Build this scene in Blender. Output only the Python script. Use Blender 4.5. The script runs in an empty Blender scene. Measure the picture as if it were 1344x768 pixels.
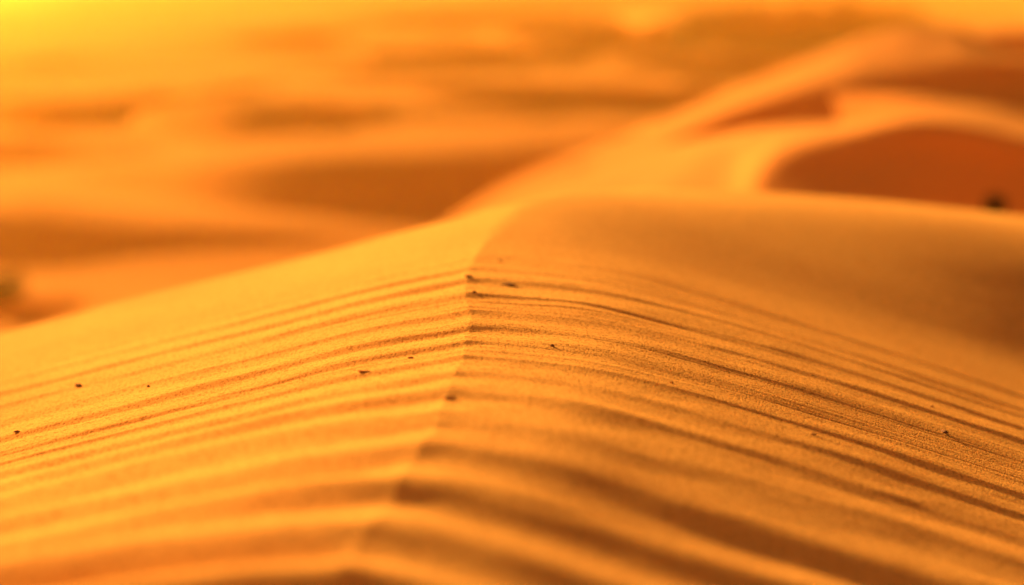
import bpy, math
import numpy as np

rng = np.random.default_rng(7)
# ------------------------------------------------------------------ view
W, H, LENS, SENSOR = 1344.0, 768.0, 85.0, 36.0
FPX = W * LENS / SENSOR
PITCH = math.radians(9.6)
CP, SP = math.cos(PITCH), math.sin(PITCH)
GROUND = -6.0                       # level of the desert floor below the lens
SUN_EL, SUN_AZ = math.radians(15.5), math.radians(32.0)   # sun beyond the dunes, off to the left

def at(px, py, y):
    """point seen in direction (px, py) of the picture at forward distance y"""
    rx, ry = (px - W / 2) / FPX, (H / 2 - py) / FPX
    k = y / (CP + ry * SP)
    return rx * k, (-SP + ry * CP) * k

def pchip(x, y, xi):
    x = np.asarray(x, float); y = np.asarray(y, float); xi = np.asarray(xi, float)
    h = np.diff(x)[:, None] if y.ndim > 1 else np.diff(x)
    d = np.diff(y, axis=0) / h
    m = np.zeros_like(y)
    s = d[:-1] * d[1:]
    with np.errstate(all='ignore'):
        hm = 2 * s / (d[:-1] + d[1:])
    m[1:-1] = np.where(s > 0, hm, 0)
    m[0], m[-1] = d[0], d[-1]
    i = np.clip(np.searchsorted(x, xi) - 1, 0, len(x) - 2)
    hh = x[i + 1] - x[i]; t = (xi - x[i]) / hh
    lo, hi = xi < x[0], xi > x[-1]
    if y.ndim > 1:
        t = t[:, None]; hh = hh[:, None]
    tc = np.clip(t, 0, 1)
    r = (y[i] * (1 + 2 * tc) * (1 - tc) ** 2 + m[i] * hh * tc * (1 - tc) ** 2
         + y[i + 1] * tc ** 2 * (3 - 2 * tc) + m[i + 1] * hh * tc ** 2 * (tc - 1))
    ex = (t - tc) * hh
    sl = np.where((lo if y.ndim == 1 else lo[:, None]), m[0], m[-1])
    return r + ex * sl

def smooth(a, b, x):
    t = np.clip((x - a) / (b - a), 0, 1)
    return t * t * (3 - 2 * t)

_tab = rng.random((256, 256)) * 2 - 1
def noise(x, y):
    xi = np.floor(x).astype(int); yi = np.floor(y).astype(int)
    fx = x - xi; fy = y - yi
    fx = fx * fx * fx * (fx * (fx * 6 - 15) + 10); fy = fy * fy * fy * (fy * (fy * 6 - 15) + 10)
    a = _tab[yi & 255, xi & 255]; b = _tab[yi & 255, (xi + 1) & 255]
    c = _tab[(yi + 1) & 255, xi & 255]; d = _tab[(yi + 1) & 255, (xi + 1) & 255]
    return (a * (1 - fx) + b * fx) * (1 - fy) + (c * (1 - fx) + d * fx) * fy

def fbm(x, y, n=3):
    s, a, f = 0, 1, 1
    for k in range(n):
        s = s + a * noise(x * f + 17.3 * k, y * f + 9.1 * k); a *= .5; f *= 2.03
    return s

# ------------------------------------------------------------------ scene helpers
scene = bpy.context.scene
col = scene.collection

def grid_mesh(name, X, Y, Z, mat, kind='structure', label=None, category=None, group=None):
    nr, nc = X.shape
    co = np.stack([X, Y, Z], -1).reshape(-1, 3).astype(np.float32)
    idx = np.arange(nr * nc).reshape(nr, nc)
    f = np.stack([idx[:-1, :-1], idx[:-1, 1:], idx[1:, 1:], idx[1:, :-1]], -1).reshape(-1, 4)
    me = bpy.data.meshes.new(name)
    me.vertices.add(len(co)); me.vertices.foreach_set('co', co.ravel())
    me.loops.add(f.size); me.loops.foreach_set('vertex_index', f.ravel().astype(np.int32))
    me.polygons.add(len(f))
    me.polygons.foreach_set('loop_start', np.arange(0, f.size, 4, dtype=np.int32))
    me.polygons.foreach_set('loop_total', np.full(len(f), 4, dtype=np.int32))
    me.polygons.foreach_set('use_smooth', np.ones(len(f), bool))
    me.update(calc_edges=True)
    me.materials.append(mat)
    o = bpy.data.objects.new(name, me); col.objects.link(o)
    if kind: o['kind'] = kind
    if label: o['label'] = label
    if category: o['category'] = category
    if group: o['group'] = group
    return o

# ------------------------------------------------------------------ materials
def sand(name, dark, light, grain=True):
    m = bpy.data.materials.new(name); m.use_nodes = True
    nt = m.node_tree; N = nt.nodes; L = nt.links
    b = N['Principled BSDF']
    b.inputs['Roughness'].default_value = .85
    b.inputs['Specular IOR Level'].default_value = 0
    b.inputs['Diffuse Roughness'].default_value = .6
    tc = N.new('ShaderNodeTexCoord')
    mp = N.new('ShaderNodeMapping'); L.new(tc.outputs['Object'], mp.inputs[0])
    mp.inputs['Scale'].default_value = (1, 1, 1)
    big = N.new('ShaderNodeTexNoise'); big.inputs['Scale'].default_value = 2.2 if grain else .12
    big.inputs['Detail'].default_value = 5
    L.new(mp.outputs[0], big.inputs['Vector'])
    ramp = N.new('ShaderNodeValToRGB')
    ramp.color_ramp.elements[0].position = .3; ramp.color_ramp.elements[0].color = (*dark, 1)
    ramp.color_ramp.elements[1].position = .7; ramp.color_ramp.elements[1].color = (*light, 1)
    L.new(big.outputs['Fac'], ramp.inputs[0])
    out = ramp.outputs[0]
    if grain:
        mg = N.new('ShaderNodeMapping'); L.new(tc.outputs['Object'], mg.inputs[0])
        mg.inputs['Scale'].default_value = (1, .42, 1)
        g1 = N.new('ShaderNodeTexVoronoi'); g1.inputs['Scale'].default_value = 400
        L.new(mg.outputs[0], g1.inputs['Vector'])
        g2 = N.new('ShaderNodeTexNoise'); g2.inputs['Scale'].default_value = 500; g2.inputs['Detail'].default_value = 2
        L.new(mg.outputs[0], g2.inputs['Vector'])
        # single grains differ in colour
        hs = N.new('ShaderNodeMix'); hs.data_type = 'RGBA'; hs.blend_type = 'MULTIPLY'
        hs.inputs['Factor'].default_value = 1
        gr = N.new('ShaderNodeValToRGB')
        gr.color_ramp.elements[0].color = (.62, .55, .5, 1); gr.color_ramp.elements[0].position = .0
        gr.color_ramp.elements[1].color = (1, 1, 1, 1); gr.color_ramp.elements[1].position = .45
        sep = N.new('ShaderNodeSeparateColor'); L.new(g1.outputs['Color'], sep.inputs[0])
        L.new(sep.outputs[0], gr.inputs[0])
        L.new(out, hs.inputs['A']); L.new(gr.outputs[0], hs.inputs['B'])
        out = hs.outputs['Result']
        inv = N.new('ShaderNodeMath'); inv.operation = 'SUBTRACT'; inv.inputs[0].default_value = 1
        L.new(g1.outputs['Distance'], inv.inputs[1])
        ad = N.new('ShaderNodeMath'); ad.operation = 'ADD'
        L.new(inv.outputs[0], ad.inputs[0]); L.new(g2.outputs['Fac'], ad.inputs[1])
        bp = N.new('ShaderNodeBump'); bp.inputs['Strength'].default_value = .55
        bp.inputs['Distance'].default_value = .0008
        L.new(ad.outputs[0], bp.inputs['Height']); L.new(bp.outputs[0], b.inputs['Normal'])
    L.new(out, b.inputs['Base Color'])
    return m

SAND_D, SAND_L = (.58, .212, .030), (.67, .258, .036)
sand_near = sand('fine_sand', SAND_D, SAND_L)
sand_far_dimmed = sand('dune_sand_dimmed', (.40, .128, .020), (.52, .172, .026), grain=False)  # same sand, base colour darkened so the background looks less brightly lit

# ------------------------------------------------------------------ foreground dune
CZ = -.62
def y_of(py):      # forward distance of a level crest at picture height py
    return .62 / np.tan(PITCH + np.arctan((py - H / 2) / FPX))

rows = [  # y, crest px, crest py, drops left (150,300,500,700,1000), drops right (60,150,300,500,750)
    (1.70,  410, 1010, (16, 40, 78, 120, 190), (10, 34, 82, 150, 240)),
    (2.09,  450, 768,  (15, 38, 76, 118, 185), (9, 31, 78, 143, 226)),
    (2.42,  520, 650,  (14, 38, 80, 124, 190), (8, 28, 74, 136, 214)),
    (2.75,  575, 556,  (18, 48, 94, 142, 215), (5, 18, 60, 120, 198)),
    (3.08,  600, 487,  (23, 58, 108, 160, 240), (4, 14, 50, 108, 190)),
    (3.38,  616, 430,  (26, 63, 115, 167, 250), (4, 13, 46, 104, 184)),
    (3.70,  613, 379,  (29, 67, 118, 170, 255), (4, 13, 46, 104, 186)),
    (4.05,  624, 336,  (33, 72, 122, 175, 260), (4, 15, 52, 114, 200)),
    (4.42,  655, 296,  (36, 75, 123, 176, 262), (6, 24, 66, 130, 212)),
    (4.88,  705, 256,  (37, 76, 123, 175, 260), (5, 19, 54, 98, 154)),
    (5.14,  752, 250,  (58, 108, 165, 225, 330), (2, 9, 27, 53, 92)),
    (5.45,  800, 249,  (90, 155, 225, 300, 420), (-1, 0, 10, 30, 62)),
    (6.15,  850, 262,  (125, 205, 290, 380, 520), (0, 2, 8, 28, 70)),
]
yr = np.array([r[0] for r in rows]); yr = yr * (1 + .06 * (yr - 3.38))      # the crest sinks a little with distance
Y0, Y1 = yr[0], yr[-1]
cpx = np.array([r[1] for r in rows], float); cpy = np.array([r[2] for r in rows], float)
LO = np.array([0, 150, 300, 500, 700, 1000.]); RO = np.array([0, 60, 150, 300, 500, 750.])
LT = np.array([(0,) + r[3] for r in rows], float); RT = np.array([(0,) + r[4] for r in rows], float)

# columns: dense inside the frame, wide spacing far out to the sides
inside = np.arange(-120, 1470, 1.55)
g = 1.07 ** np.arange(1, 95); g = np.cumsum(g / g[0] * 4)
cols = np.concatenate([(-120 - g)[::-1], inside, 1470 + g])
yd = [np.arange(Y0, 1.95, .01), np.arange(1.95, 2.6, .005), np.arange(2.6, 4.3, .0032),
      np.arange(4.3, Y1, .010)]
ys = np.concatenate(yd)
kink = pchip(yr, cpx, ys); kpy = pchip(yr, cpy, ys)
LTi = pchip(yr, LT, ys); RTi = pchip(yr, RT, ys)
PX = np.broadcast_to(cols, (len(ys), len(cols)))
PY = np.empty_like(PX)
# the crest edge wanders a little
cw = kink + 3.0 * noise(ys * 7, ys * 0 + 3.3) + 1.0 * noise(ys * 23, ys * 0 + 8.1)
for r in range(len(ys)):
    u = cols - cw[r]
    PY[r] = kpy[r] + np.where(u < 0, pchip(LO, LTi[r], -u), pchip(RO, RTi[r], u))
Yg = np.broadcast_to(ys[:, None], PX.shape)
X, Z = at(PX, PY, Yg)
# wind-smoothed surface beyond the rippled zone
Zs_ = Z.copy(); k_ = 14
for _ in range(3):
    Zp_ = np.pad(Zs_, ((k_, k_), (0, 0)), 'reflect', reflect_type='odd'); cs_ = np.cumsum(np.pad(Zp_, ((1, 0), (0, 0))), 0)
    Zs_ = (cs_[2 * k_ + 1:] - cs_[:-2 * k_ - 1]) / (2 * k_ + 1)
kc_ = 34
for _ in range(3):
    Zp_ = np.pad(Zs_, ((0, 0), (kc_, kc_)), 'edge'); cs_ = np.cumsum(np.pad(Zp_, ((0, 0), (1, 0))), 1)
    Zh_ = (cs_[:, 2 * kc_ + 1:] - cs_[:, :-2 * kc_ - 1]) / (2 * kc_ + 1)
    wm_ = smooth(90, 260, PX - kink[:, None]) * (1 - smooth(1340, 1440, PX))
    Zs_ = Zs_ + (Zh_ - Zs_) * wm_
Z = Z + (Zs_ - Z) * smooth(4.2, 4.7, Yg)
# cap the steepness far outside the frame: flanks run down to the desert floor
U = PX - cw[:, None]                                     # px from the crest
xc = at(cw, kpy, ys)[0][:, None]

# ripples -------------------------------------------------------------
line_py = np.array([1010, 900, 805, 728, 662, 608, 563, 524, 494, 469, 449, 431, 411, 391, 372, 354, 339, 326, 314, 303, 292, 280])
line_y = y_of(line_py); line_y = line_y * (1 + .06 * (line_y - 3.38))
def ripples(x, y, u):
    warp = .020 * noise(x * 1.5 + 5, y * 1.3) + .006 * noise(x * 4 + 2, y * 4 + 7)
    warp += .030 * smooth(0, .5, np.abs(x)) * noise(x * .8 + 50, y * 4.)
    sgn = np.where(u < 0, -1., 1.)
    # lines shift slightly where they cross the crest edge
    yy = y + warp + .010 - .020 * smooth(-.05, .05, x - xc)
    ph = np.interp(yy, line_y, np.arange(len(line_y)))
    i = np.floor(ph).astype(int); t = ph - i
    # camera side short and steep, far side long and gentle
    s = .22 + .24 * (1 - smooth(2.6, 3.2, y))
    prof = np.where(t < s, .5 - .5 * np.cos(np.pi * t / s), .5 + .5 * np.cos(np.pi * (t - s) / (1 - s)))
    am = np.interp(ph, np.arange(len(line_y)),
                   [.020, .024, .026, .030, .021, .0150, .0095, .0080, .0058, .0048, .0046, .0050, .0052, .0046, .0042, .0038, .0030, .0016, .0010, .0008, .0005, .0])
    var = .72 + .42 * noise(x * 1.5 + i * 7.7, i * 3.1 + x * 0) + .12 * noise(x * 4 + i * 3.3, i * 1.7 + x * 0)
    var = np.clip(var, .12, 1.4)
    side = 1.25 + .10 * (1 - smooth(2.5, 3.0, y)) + ((.46 - .17 * (1 - smooth(2.3, 2.6, y)) + .08 * smooth(3, 3.3, y) + .16 * smooth(200, 700, u)) * (1 - .6 * smooth(3.9, 4.2, y)) - 1.25) * smooth(-.09, .09, x - xc)
    return am * prof * var * side * (1 + .25 * smooth(3.1, 3.3, y) * (1 - smooth(3.8, 4.0, y)) + .4 * smooth(3.6, 3.8, y) * np.exp(-(x - xc) ** 2 / .05))

def fine_lines(x, y):
    w = y + .014 * noise(x * 2.3 + 90, y * 3)
    a = noise(x * 1.3 + 3, w * 52) + .6 * noise(x * 2.3 + 31, w * 115) + .3 * noise(x * 5 + 31, w * 210)
    band = .35 + .65 * smooth(-.1, .5, noise(x * 1.0 + 11, y * 6 + 4))
    return a * band

fade_far = 1 - smooth(3.9, 4.7, Yg - .10 * np.clip(np.abs(X - xc), 0, 1.5))
near_crest = np.exp(-np.abs(X - xc) / .05)
Rp = ripples(X, Yg, U)
Fl = fine_lines(X, Yg) * .0015 * fade_far * (.15 + .85 * smooth(2.9, 3.2, Yg))
lump = .0022 * fbm(X * 3, Yg * 5, 2) * (1 - .75 * smooth(4.0, 4.5, Yg)) + .0010 * fbm(X * 9, Yg * 14, 2) * fade_far
edge = .0009 * near_crest * noise(X * 30, Yg * 42) * fade_far      # crumbled lip along the crest
Z = Z + Rp * np.clip(fade_far + .12, 0, 1) + Fl + lump + edge
# foreground extrusion toward and behind the camera, back slope to the floor
yn = np.array([-14, -9, -5, -2, 0, .7, 1.1, 1.35])
Xn = np.repeat(X[:1], len(yn), 0); Zn = np.repeat(Z[:1], len(yn), 0); Yn = np.broadcast_to(yn[:, None], Xn.shape)
yb = np.concatenate([np.arange(Y1 + .05, 8.5, .06), np.arange(8.6, 20, .35)])
sl0 = (Z[-1] - Z[-6]) / (ys[-1] - ys[-6])
dy = (yb - ys[-1])[:, None]
Zb = Z[-1] + sl0 * dy * np.exp(-dy * .6) - .30 * dy * smooth(0, 2.5, dy) - .10 * dy
Xb = X[-1] * (1 + (yb[:, None] - ys[-1]) / 12)
Yb = np.broadcast_to(yb[:, None], Xb.shape)
X = np.concatenate([Xn, X, Xb]); Yt = np.concatenate([Yn, Yg, Yb]); Z = np.concatenate([Zn, Z, Zb])
Z = np.maximum(Z, GROUND - 1.2)
near_X, near_Y, near_Z = X, Yt, Z
grid_mesh('dune_foreground', X, Yt, Z, sand_near,
          label='large orange dune with combed wind ripples across its sharp crest')

# ------------------------------------------------------------------ dune ridges behind (lofted sections along lines of sight)
def loft(name, pxs, nodes, label, front, back, ncol=260, sub=14, rough=.03):
    """nodes: rows of (distance, picture height per px) from near to far; front/back: slopes that run down to the floor"""
    pxs = np.array(pxs, float)
    c = np.linspace(pxs[0], pxs[-1], ncol)
    Yr, Zr, Xr = [], [], []
    for yv, pyv in nodes:
        yv = pchip(pxs, np.broadcast_to(np.array(yv, float), pxs.shape), c)
        pv = pchip(pxs, np.array(pyv, float), c)
        x, z = at(c, pv, yv)
        Xr.append(x); Yr.append(yv); Zr.append(z)
    rx = (c - W / 2) / FPX
    fs = pchip(pxs, np.broadcast_to(np.array(front, float), pxs.shape), c)
    bs = pchip(pxs, np.broadcast_to(np.array(back, float), pxs.shape), c)
    low = GROUND - 1
    ky = lambda y: y / Yr[0]
    pre_y, pre_z = [], []
    for q in (1, .75, .5, .25, .1, .03):
        dz = (Zr[0] - low) * q
        pre_y.append(Yr[0] - dz / fs); pre_z.append(Zr[0] - dz)
    post_y, post_z = [], []
    for q in (.03, .1, .25, .5, .75, 1):
        dz = (Zr[-1] - low) * q
        post_y.append(Yr[-1] + dz / bs); post_z.append(Zr[-1] - dz)
    Ya = np.array(pre_y + Yr + post_y); Za = np.array(pre_z + Zr + post_z)
    # resample the section smoothly
    n = len(Ya)
    t = np.linspace(0, n - 1, (n - 1) * sub + 1)
    Ys = pchip(np.arange(n), Ya, t); Zs = pchip(np.arange(n), Za, t)
    Xs = rx * Ys * (1 / CP) * .995
    Zs = Zs + rough * fbm(Xs * .6 + 3, Ys * .5, 3)
    return grid_mesh(name, Xs, Ys, Zs, sand_far_dimmed, label=label)

# winding ridge right behind the foreground crest
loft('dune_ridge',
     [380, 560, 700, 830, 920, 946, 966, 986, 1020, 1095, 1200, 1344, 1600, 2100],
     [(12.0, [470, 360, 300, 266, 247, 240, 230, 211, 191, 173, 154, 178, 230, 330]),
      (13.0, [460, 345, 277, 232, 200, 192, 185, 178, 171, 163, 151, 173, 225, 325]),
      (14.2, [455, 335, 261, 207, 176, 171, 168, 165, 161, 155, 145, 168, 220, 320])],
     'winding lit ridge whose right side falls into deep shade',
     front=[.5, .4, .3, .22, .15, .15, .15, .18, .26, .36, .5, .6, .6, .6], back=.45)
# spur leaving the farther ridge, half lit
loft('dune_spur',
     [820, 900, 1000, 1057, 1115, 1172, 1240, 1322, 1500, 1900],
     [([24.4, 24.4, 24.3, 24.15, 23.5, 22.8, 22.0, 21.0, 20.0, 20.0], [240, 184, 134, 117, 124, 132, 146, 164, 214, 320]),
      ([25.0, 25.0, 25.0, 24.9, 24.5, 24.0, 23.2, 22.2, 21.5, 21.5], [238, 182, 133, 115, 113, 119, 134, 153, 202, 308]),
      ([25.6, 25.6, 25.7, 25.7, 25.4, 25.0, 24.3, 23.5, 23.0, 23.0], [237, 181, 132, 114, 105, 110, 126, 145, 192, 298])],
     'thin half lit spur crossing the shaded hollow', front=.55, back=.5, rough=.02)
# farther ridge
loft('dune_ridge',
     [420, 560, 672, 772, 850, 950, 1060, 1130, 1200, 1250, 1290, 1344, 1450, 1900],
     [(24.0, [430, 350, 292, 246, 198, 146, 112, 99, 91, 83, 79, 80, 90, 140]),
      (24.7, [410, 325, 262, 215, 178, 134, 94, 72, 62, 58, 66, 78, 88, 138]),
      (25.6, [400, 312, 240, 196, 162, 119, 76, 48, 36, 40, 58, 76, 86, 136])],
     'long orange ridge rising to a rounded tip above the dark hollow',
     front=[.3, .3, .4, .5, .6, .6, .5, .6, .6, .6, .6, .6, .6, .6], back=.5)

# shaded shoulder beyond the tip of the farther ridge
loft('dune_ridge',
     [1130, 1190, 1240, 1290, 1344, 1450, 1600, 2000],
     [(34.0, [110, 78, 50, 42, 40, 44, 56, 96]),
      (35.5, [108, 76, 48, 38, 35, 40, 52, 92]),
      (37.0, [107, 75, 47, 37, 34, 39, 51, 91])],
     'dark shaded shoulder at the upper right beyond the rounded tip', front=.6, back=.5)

# ------------------------------------------------------------------ desert floor to the horizon
def floor_z(x, y):
    r = np.hypot(x, y)
    a = smooth(15, 45, r)
    z = GROUND + a * (.34 * fbm(x * .045 + 4, y * .055 + 2, 3)) + .10 * a * noise(x * .16, y * .22)
    z = z - a * .15 * 9 * np.log(np.cosh(np.clip((x + 7) / 9, -7, 7)))
    z = z + smooth(250, 900, r) * 9 * fbm(x * .004, y * .004, 2)
    return z
th = np.linspace(-math.pi, math.pi, 721)
rr = np.concatenate([[.5], np.linspace(4, 160, 420), 160 * 1.06 ** np.arange(1, 56)])
TH, RR = np.meshgrid(th, rr)
gx, gy = RR * np.sin(TH), RR * np.cos(TH)
gz = floor_z(gx, gy)
grid_mesh('ground', gx, gy, gz, sand_far_dimmed, label='orange desert floor of soft swells stretching to the horizon')

# ------------------------------------------------------------------ low dunes on the floor, steep side toward the viewer
def floor_hit(px, py):
    y = np.full(np.shape(px), 40.0)
    for _ in range(40):
        x, z = at(px, py, y)
        fz = floor_z(x, y)
        s = z / y
        y = .5 * y + .5 * np.clip(fz / s, 8, 400)
    return y

def low_dune(label, pts, alpha=.5, beta=.06, soft=.25):
    """pts: (px, crest py, foot py); the ends taper to nothing"""
    p = np.array(pts, float)
    c = np.linspace(p[0, 0], p[-1, 0], 150)
    pc = pchip(p[:, 0], p[:, 1], c); pf = pchip(p[:, 0], p[:, 2], c)
    pf = np.maximum(pf, pc)
    y0 = floor_hit(c, pf)
    for _ in range(3):
        y0 = np.convolve(np.pad(y0, 6, 'edge'), np.ones(13) / 13, 'valid')
    k0 = np.tan(PITCH + np.arctan((pc - H / 2) / FPX))          # drop per metre toward the crest
    x0, _ = at(c, pf, y0); f0 = floor_z(x0, y0)
    # crest: z = f0 + alpha*d, z = -k0*(y0+d)
    d = np.clip((-k0 * y0 - f0) / (alpha + k0), 0, None)
    h = alpha * d
    rows_ = []
    tt = np.concatenate([np.linspace(-.35, 0, 5)[:-1], np.linspace(0, 1, 22), 1 + np.linspace(0, 1, 44)[1:] ** 1.5])
    rx = (c - W / 2) / FPX
    L = h / beta + .5
    Xs, Ys, Zs = [], [], []
    for t in tt:
        if t <= 1:
            yy = y0 + t * d
            hh = h * np.clip(t, -1, 1)
        else:
            yy = y0 + d + (t - 1) * L
            hh = h * (1 - smooth(0, 1, t - 1 + np.zeros_like(c)))
        # rounded brink and foot
        if 0 <= t <= 1:
            hh = h * (t + soft * (np.exp(-t * 6) * .12 - .25 * t ** 6))
        elif t > 1:
            hh = hh * (1 - soft * .25 * math.exp(-(t - 1) * 14))
        xx = rx * yy / CP * .992
        Xs.append(xx); Ys.append(yy); Zs.append(floor_z(xx, yy) + hh - (.03 if 0 < t < 1.97 else .08) + .02 * 0)
    grid_mesh('dune', np.array(Xs), np.array(Ys), np.array(Zs), sand_far_dimmed, label=label, group='low dunes on the desert floor')

low_dune('wide low dune with a brown lens shaped slip face behind the foreground crest',
         [(110, 227, 228), (200, 217, 250), (300, 211, 270), (400, 206, 281), (520, 203, 285), (640, 198, 283), (760, 196, 270), (880, 190, 240), (1000, 180, 200), (1060, 175, 176)], .34)
low_dune('brown slip face lying above the right half of the wide low dune',
         [(430, 176, 177), (500, 169, 190), (590, 166, 203), (700, 165, 206), (800, 166, 205), (880, 168, 196), (960, 172, 173)], .45)
low_dune('deep orange dune face near the left edge below the yellow glow',
         [(-320, 128, 129), (-150, 123, 166), (0, 124, 175), (100, 124, 171), (200, 119, 158), (300, 112, 128), (380, 107, 108)], .6)
low_dune('thin brown dune lip at the left edge above the lit slope',
         [(-260, 182, 183), (-100, 176, 219), (20, 179, 218), (100, 184, 212), (180, 191, 206), (260, 197, 198)], .42)
low_dune('faint far dune band of darker orange above the middle',
         [(340, 72, 73), (430, 62, 80), (520, 57, 86), (640, 59, 82), (740, 61, 77), (820, 63, 64)], .5)
low_dune('middle dune band of brown shade left of the farther ridge',
         [(490, 108, 109), (560, 106, 128), (660, 106, 140), (780, 107, 142), (900, 110, 134), (1000, 116, 117)], .5)
low_dune('broad brown dune at the top right of the far field',
         [(800, 16, 17), (870, 12, 50), (960, 6, 60), (1060, 2, 50), (1140, 4, 36), (1200, 12, 13)], .5)
low_dune('brown far dune between the broad top dune and the faint far band',
         [(600, 40, 41), (680, 33, 58), (760, 30, 66), (850, 32, 60), (920, 38, 39)], .4)
low_dune('narrow dark dune lip left of the farther ridge',
         [(770, 75, 76), (840, 72, 92), (930, 71, 95), (1010, 72, 94), (1080, 74, 75)], .55)
low_dune('soft brown swell at the left edge in the middle distance',
         [(-300, 292, 293), (-120, 280, 348), (20, 284, 354), (110, 294, 342), (200, 300, 332), (320, 303, 326), (430, 308, 318), (500, 312, 313)], .3)
low_dune('small dark hollow edge at the left behind the foreground dune',
         [(-260, 386, 387), (-120, 384, 422), (0, 389, 421), (70, 391, 411), (125, 394, 395)], .58)
low_dune('soft orange swell left of the middle in the far field',
         [(110, 148, 149), (200, 140, 172), (300, 132, 188), (400, 130, 184), (490, 134, 160), (570, 140, 141)], .3)
low_dune('thin far dune lip in the yellow glow at the top left',
         [(-200, 74, 75), (-60, 70, 88), (40, 72, 90), (130, 78, 86), (200, 82, 83)], .3)
low_dune('faint dune line high above the middle near the top edge',
         [(420, 24, 25), (520, 18, 34), (620, 16, 36), (700, 18, 30), (780, 22, 23)], .35)

low_dune('long thin dune line crossing the field above the brown lens shaped face',
         [(260, 150, 151), (380, 145, 156), (500, 142, 158), (620, 143, 158), (720, 146, 155), (800, 149, 150)], .3)
low_dune('thin orange dune line between the yellow glow and the far bands',
         [(180, 50, 51), (260, 44, 58), (340, 40, 60), (420, 38, 54), (480, 38, 39)], .3)
low_dune('low far dune right under the faint far band',
         [(380, 94, 95), (450, 90, 104), (540, 88, 106), (640, 89, 101), (700, 92, 93)], .35)

# ------------------------------------------------------------------ pebbles and clods lying on the foreground dune
def surf(px, py):
    """where the line of sight through (px, py) meets the foreground dune"""
    ci = int(np.argmin(np.abs(cols - px)))
    i0 = len(yn); seg = slice(i0, i0 + len(ys))
    xx, yy, zz = near_X[seg, ci], near_Y[seg, ci], near_Z[seg, ci]
    cam = (yy * CP - zz * SP)
    pyy = H / 2 - FPX * (yy * SP + zz * CP) / cam
    k = int(np.argmax(pyy <= py))          # first, visible, crossing
    return xx[k], yy[k], zz[k]

def stone_material(name, colr):
    m = bpy.data.materials.new(name); m.use_nodes = True
    nt = m.node_tree; b = nt.nodes['Principled BSDF']
    b.inputs['Roughness'].default_value = .9; b.inputs['Specular IOR Level'].default_value = 0
    n = nt.nodes.new('ShaderNodeTexNoise'); n.inputs['Scale'].default_value = 300
    r = nt.nodes.new('ShaderNodeValToRGB')
    r.color_ramp.elements[0].color = (*[v * .6 for v in colr], 1); r.color_ramp.elements[1].color = (*[v * 1.3 for v in colr], 1)
    nt.links.new(n.outputs['Fac'], r.inputs[0]); nt.links.new(r.outputs[0], b.inputs['Base Color'])
    return m
m_dark = stone_material('dark_pebble', (.12, .048, .016))
m_clod = stone_material('sand_clod', (.30, .11, .02))

def pebble(name, px, py, wpx, hpx, mat, label, category):
    x, y, z = surf(px, py)
    s = y / FPX
    import bmesh
    bm = bmesh.new(); bmesh.ops.create_icosphere(bm, subdivisions=3, radius=1)
    sd = px * .37
    for v in bm.verts:
        c = v.co.copy()
        n = .20 * math.sin(c.x * 3.1 + sd) * math.cos(c.y * 2.7 + sd * 2) + .14 * math.sin(c.z * 4.3 + c.x * 2 + sd)
        v.co = c * (1 + n)
        if v.co.z < -.3: v.co.z = -.3
        v.co.x *= wpx * .5 * s; v.co.y *= wpx * .75 * s; v.co.z *= hpx * .62 * s
    for f in bm.faces: f.smooth = True
    me = bpy.data.meshes.new(name); bm.to_mesh(me); bm.free(); me.materials.append(mat)
    o = bpy.data.objects.new(name, me); col.objects.link(o)
    o.location = (x, y, z + .16 * hpx * s); o.rotation_euler = (0, 0, sd)
    o['label'] = label; o['category'] = category
    o['group'] = 'pebbles and sand clods lying on the foreground dune'
    return o

pebble('pebble', 103, 507, 9, 5, m_dark, 'dark brown pebble alone on the bright left flank, farthest left of the big ones', 'pebble')
pebble('pebble', 614, 364, 6, 4.2, m_dark, 'small dark pebble sitting right on the crest edge', 'pebble')
pebble('sand_clod', 667, 374, 11, 3.4, m_dark, 'flat dark clod just right of the crest edge', 'clod')
pebble('pebble', 622, 384, 5, 3.0, m_dark, 'tiny dark pebble on the crest just below the crest edge pebble', 'pebble')
pebble('sand_clod', 656, 343, 6, 2.5, m_clod, 'pale flat clod on the smooth sand above the flat dark clod', 'clod')
pebble('pebble', 725, 455, 4.2, 3.4, m_dark, 'tiny round dark pebble on the right flank near the crest', 'pebble')
pebble('sand_clod', 478, 488, 13, 3.4, m_clod, 'long flat brown clod on a ripple left of the crest', 'clod')
pebble('sand_clod', 538, 470, 7, 2.4, m_clod, 'small brown clod between the long flat clod and the crest', 'clod')
pebble('sand_clod', 590, 524, 13, 5, m_clod, 'blurred brown lump where a ripple meets the crest', 'clod')
pebble('pebble', 22, 568, 5, 3.4, m_dark, 'tiny dark pebble at the left edge of the rippled flank', 'pebble')
pebble('pebble', 195, 508, 4, 2.6, m_dark, 'speck sized dark pebble right of the big left flank pebble', 'pebble')
pebble('pebble', 1240, 568, 9, 4, m_dark, 'dark oval pebble in a ripple trough far down the right flank', 'pebble')
pebble('pebble', 1222, 534, 5, 2.5, m_clod, 'small brown pebble above the dark oval right flank pebble', 'pebble')
pebble('pebble', 882, 503, 4, 2.6, m_clod, 'speck sized brown pebble halfway down the right flank', 'pebble')
pebble('sand_clod', 1067, 571, 6, 2.6, m_clod, 'small brown clod low on the right flank before the blur', 'clod')

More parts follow.
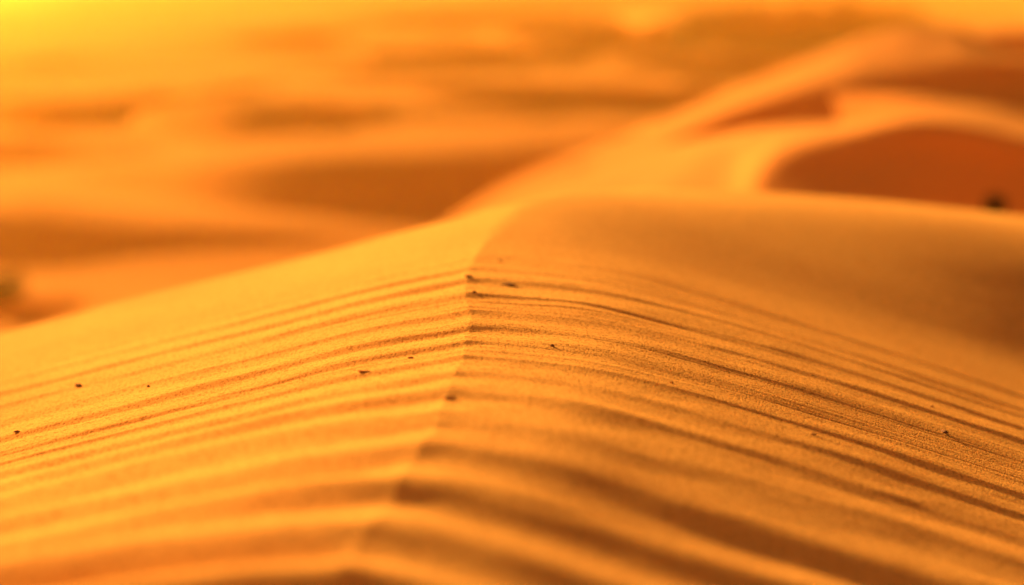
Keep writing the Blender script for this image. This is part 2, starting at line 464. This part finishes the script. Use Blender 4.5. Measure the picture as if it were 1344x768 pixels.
# ------------------------------------------------------------------ dry shrubs in the distance
m_leaf = stone_material('dry_leaf', (.05, .022, .008))
m_twig = stone_material('dry_twig', (.07, .03, .012))
def shrub(px, y, z, r, hgt, label, seed):
    rg = np.random.default_rng(seed)
    x, _ = at(px, 200, y)
    root = bpy.data.objects.new('desert_shrub', None); col.objects.link(root); root.location = (x, y, z)
    root['label'] = label; root['category'] = 'shrub'; root['group'] = 'dry shrubs among the dunes'
    import bmesh
    bt = bmesh.new(); bl = bmesh.new()
    for k in range(34):
        a = rg.random() * 6.283; lean = rg.random() ** .6 * r; hh = hgt * (.55 + .45 * rg.random())
        prev = np.array([0, 0, -.04]); n = 6
        ex, ey = math.cos(a) * lean, math.sin(a) * lean
        pts = [np.array([ex * (q / n) ** 1.4, ey * (q / n) ** 1.4, hh * (q / n) ** .8 - .03]) + (rg.random(3) - .5) * r * .12 * (q > 0) for q in range(n + 1)]
        rad = [.02 * hgt * (1 - q / (n + 1.)) + .004 * hgt for q in range(n + 1)]
        prev = None
        for q in range(n + 1):
            ring = [bt.verts.new(pts[q] + rad[q] * np.array([math.cos(b), math.sin(b), 0])) for b in (0, 2.09, 4.19)]
            if prev:
                for j in range(3): bt.faces.new((prev[j], prev[(j + 1) % 3], ring[(j + 1) % 3], ring[j]))
            prev = ring
        for q in range(2, n + 1):
            for _ in range(7):
                c = pts[q] + (rg.random(3) - .5) * r * .42
                u = rg.normal(size=3); u /= np.linalg.norm(u); v = np.cross(u, rg.normal(size=3)); v /= np.linalg.norm(v)
                l = hgt * .07 * (.6 + rg.random())
                vs = [bl.verts.new(c + u * l), bl.verts.new(c + v * l * .35), bl.verts.new(c - u * l), bl.verts.new(c - v * l * .35)]
                bl.faces.new(vs)
    for nm, bm, mt in (('twigs', bt, m_twig), ('foliage', bl, m_leaf)):
        me = bpy.data.meshes.new(nm); bm.to_mesh(me); bm.free(); me.materials.append(mt)
        o = bpy.data.objects.new(nm, me); col.objects.link(o); o.parent = root

def on_floor(px, py):
    y = float(floor_hit(np.array([px]), np.array([py]))[0]); x, _ = at(px, py, y)
    return y, float(floor_z(np.array([x]), np.array([y]))[0])
y, z = on_floor(3, 408)
shrub(-2, y - .1, z + .02, .34, .55, 'dark dry shrub beside the small hollow at the left edge', 3)
_, zz = at(1306, 262, 10.0)
shrub(1306, 10.0, zz - .16, .05, .20, 'dark upright shrub in the shade at the right edge', 5)
_, zz = at(880, 190, 18.0)
shrub(880, 16.9, zz - .05, .16, .12, 'low dark scrub on the edge of the winding ridge', 8)
_, zz = at(782, 214, 17.0)
shrub(780, 16.9, zz - .12, .22, .10, 'flattest low scrub left of the ridge edge scrub', 9)

# ------------------------------------------------------------------ air
def haze():
    import bmesh
    bm = bmesh.new(); bmesh.ops.create_cube(bm, size=1)
    me = bpy.data.meshes.new('haze'); bm.to_mesh(me); bm.free()
    o = bpy.data.objects.new('haze', me); col.objects.link(o)
    R = 4400.0
    lo, hi = -40.0, 30.0
    o.scale = (2 * R, 2 * R, hi - lo); o.location = (0, 0, (lo + hi) / 2)
    o['kind'] = 'stuff'; o['label'] = 'thin golden dust haze over the dunes'
    m = bpy.data.materials.new('dust_haze'); m.use_nodes = True; nt = m.node_tree
    nt.nodes.remove(nt.nodes['Principled BSDF'])
    v = nt.nodes.new('ShaderNodeVolumePrincipled')
    v.inputs['Color'].default_value = (1, .45, .03, 1)
    v.inputs['Density'].default_value = .0006
    v.inputs['Anisotropy'].default_value = .80
    nt.links.new(v.outputs[0], nt.nodes['Material Output'].inputs['Volume'])
    me.materials.append(m)
HAZE = True
if HAZE: haze()

# ------------------------------------------------------------------ light
w = bpy.data.worlds.new('World'); scene.world = w; w.use_nodes = True
nt = w.node_tree; bg = nt.nodes['Background']
sky = nt.nodes.new('ShaderNodeTexSky'); sky.sky_type = 'NISHITA'; sky.sun_disc = False
sky.sun_elevation = SUN_EL; sky.sun_rotation = -SUN_AZ
sky.dust_density = 6.0; sky.air_density = 1.6; sky.ozone_density = .4
tint = nt.nodes.new('ShaderNodeMix'); tint.data_type = 'RGBA'; tint.blend_type = 'MULTIPLY'
tint.inputs['Factor'].default_value = 1; tint.inputs['B'].default_value = (.32, .265, .26, 1)   # dust laden golden sky
nt.links.new(sky.outputs[0], tint.inputs['A']); nt.links.new(tint.outputs['Result'], bg.inputs['Color'])
bg.inputs['Strength'].default_value = .05

sd = bpy.data.lights.new('sun', 'SUN'); sd.energy = 5; sd.angle = math.radians(.6); sd.color = (1, .80, .52)
so = bpy.data.objects.new('sun', sd); col.objects.link(so)
from mathutils import Vector
dirv = Vector((-math.cos(SUN_EL) * math.sin(SUN_AZ), math.cos(SUN_EL) * math.cos(SUN_AZ), math.sin(SUN_EL)))
so.rotation_euler = dirv.to_track_quat('Z', 'Y').to_euler()

# ------------------------------------------------------------------ camera
cd = bpy.data.cameras.new('camera'); cam = bpy.data.objects.new('camera', cd); col.objects.link(cam)
cd.lens = LENS; cd.sensor_width = SENSOR; cd.clip_start = .05; cd.clip_end = 20000
cam.location = (0, 0, 0); cam.rotation_euler = (math.pi / 2 - PITCH, 0, 0)
cd.dof.use_dof = True; cd.dof.focus_distance = 3.40; cd.dof.aperture_fstop = 1.9
cd.dof.aperture_blades = 0
scene.camera = cam

scene.render.engine = 'CYCLES'
scene.cycles.use_denoising = True
scene.cycles.max_bounces = 6; scene.cycles.diffuse_bounces = 1; scene.cycles.volume_bounces = 1
scene.view_settings.view_transform = 'Standard'; scene.view_settings.look = 'None'
scene.view_settings.exposure = 3.2; scene.view_settings.gamma = 1
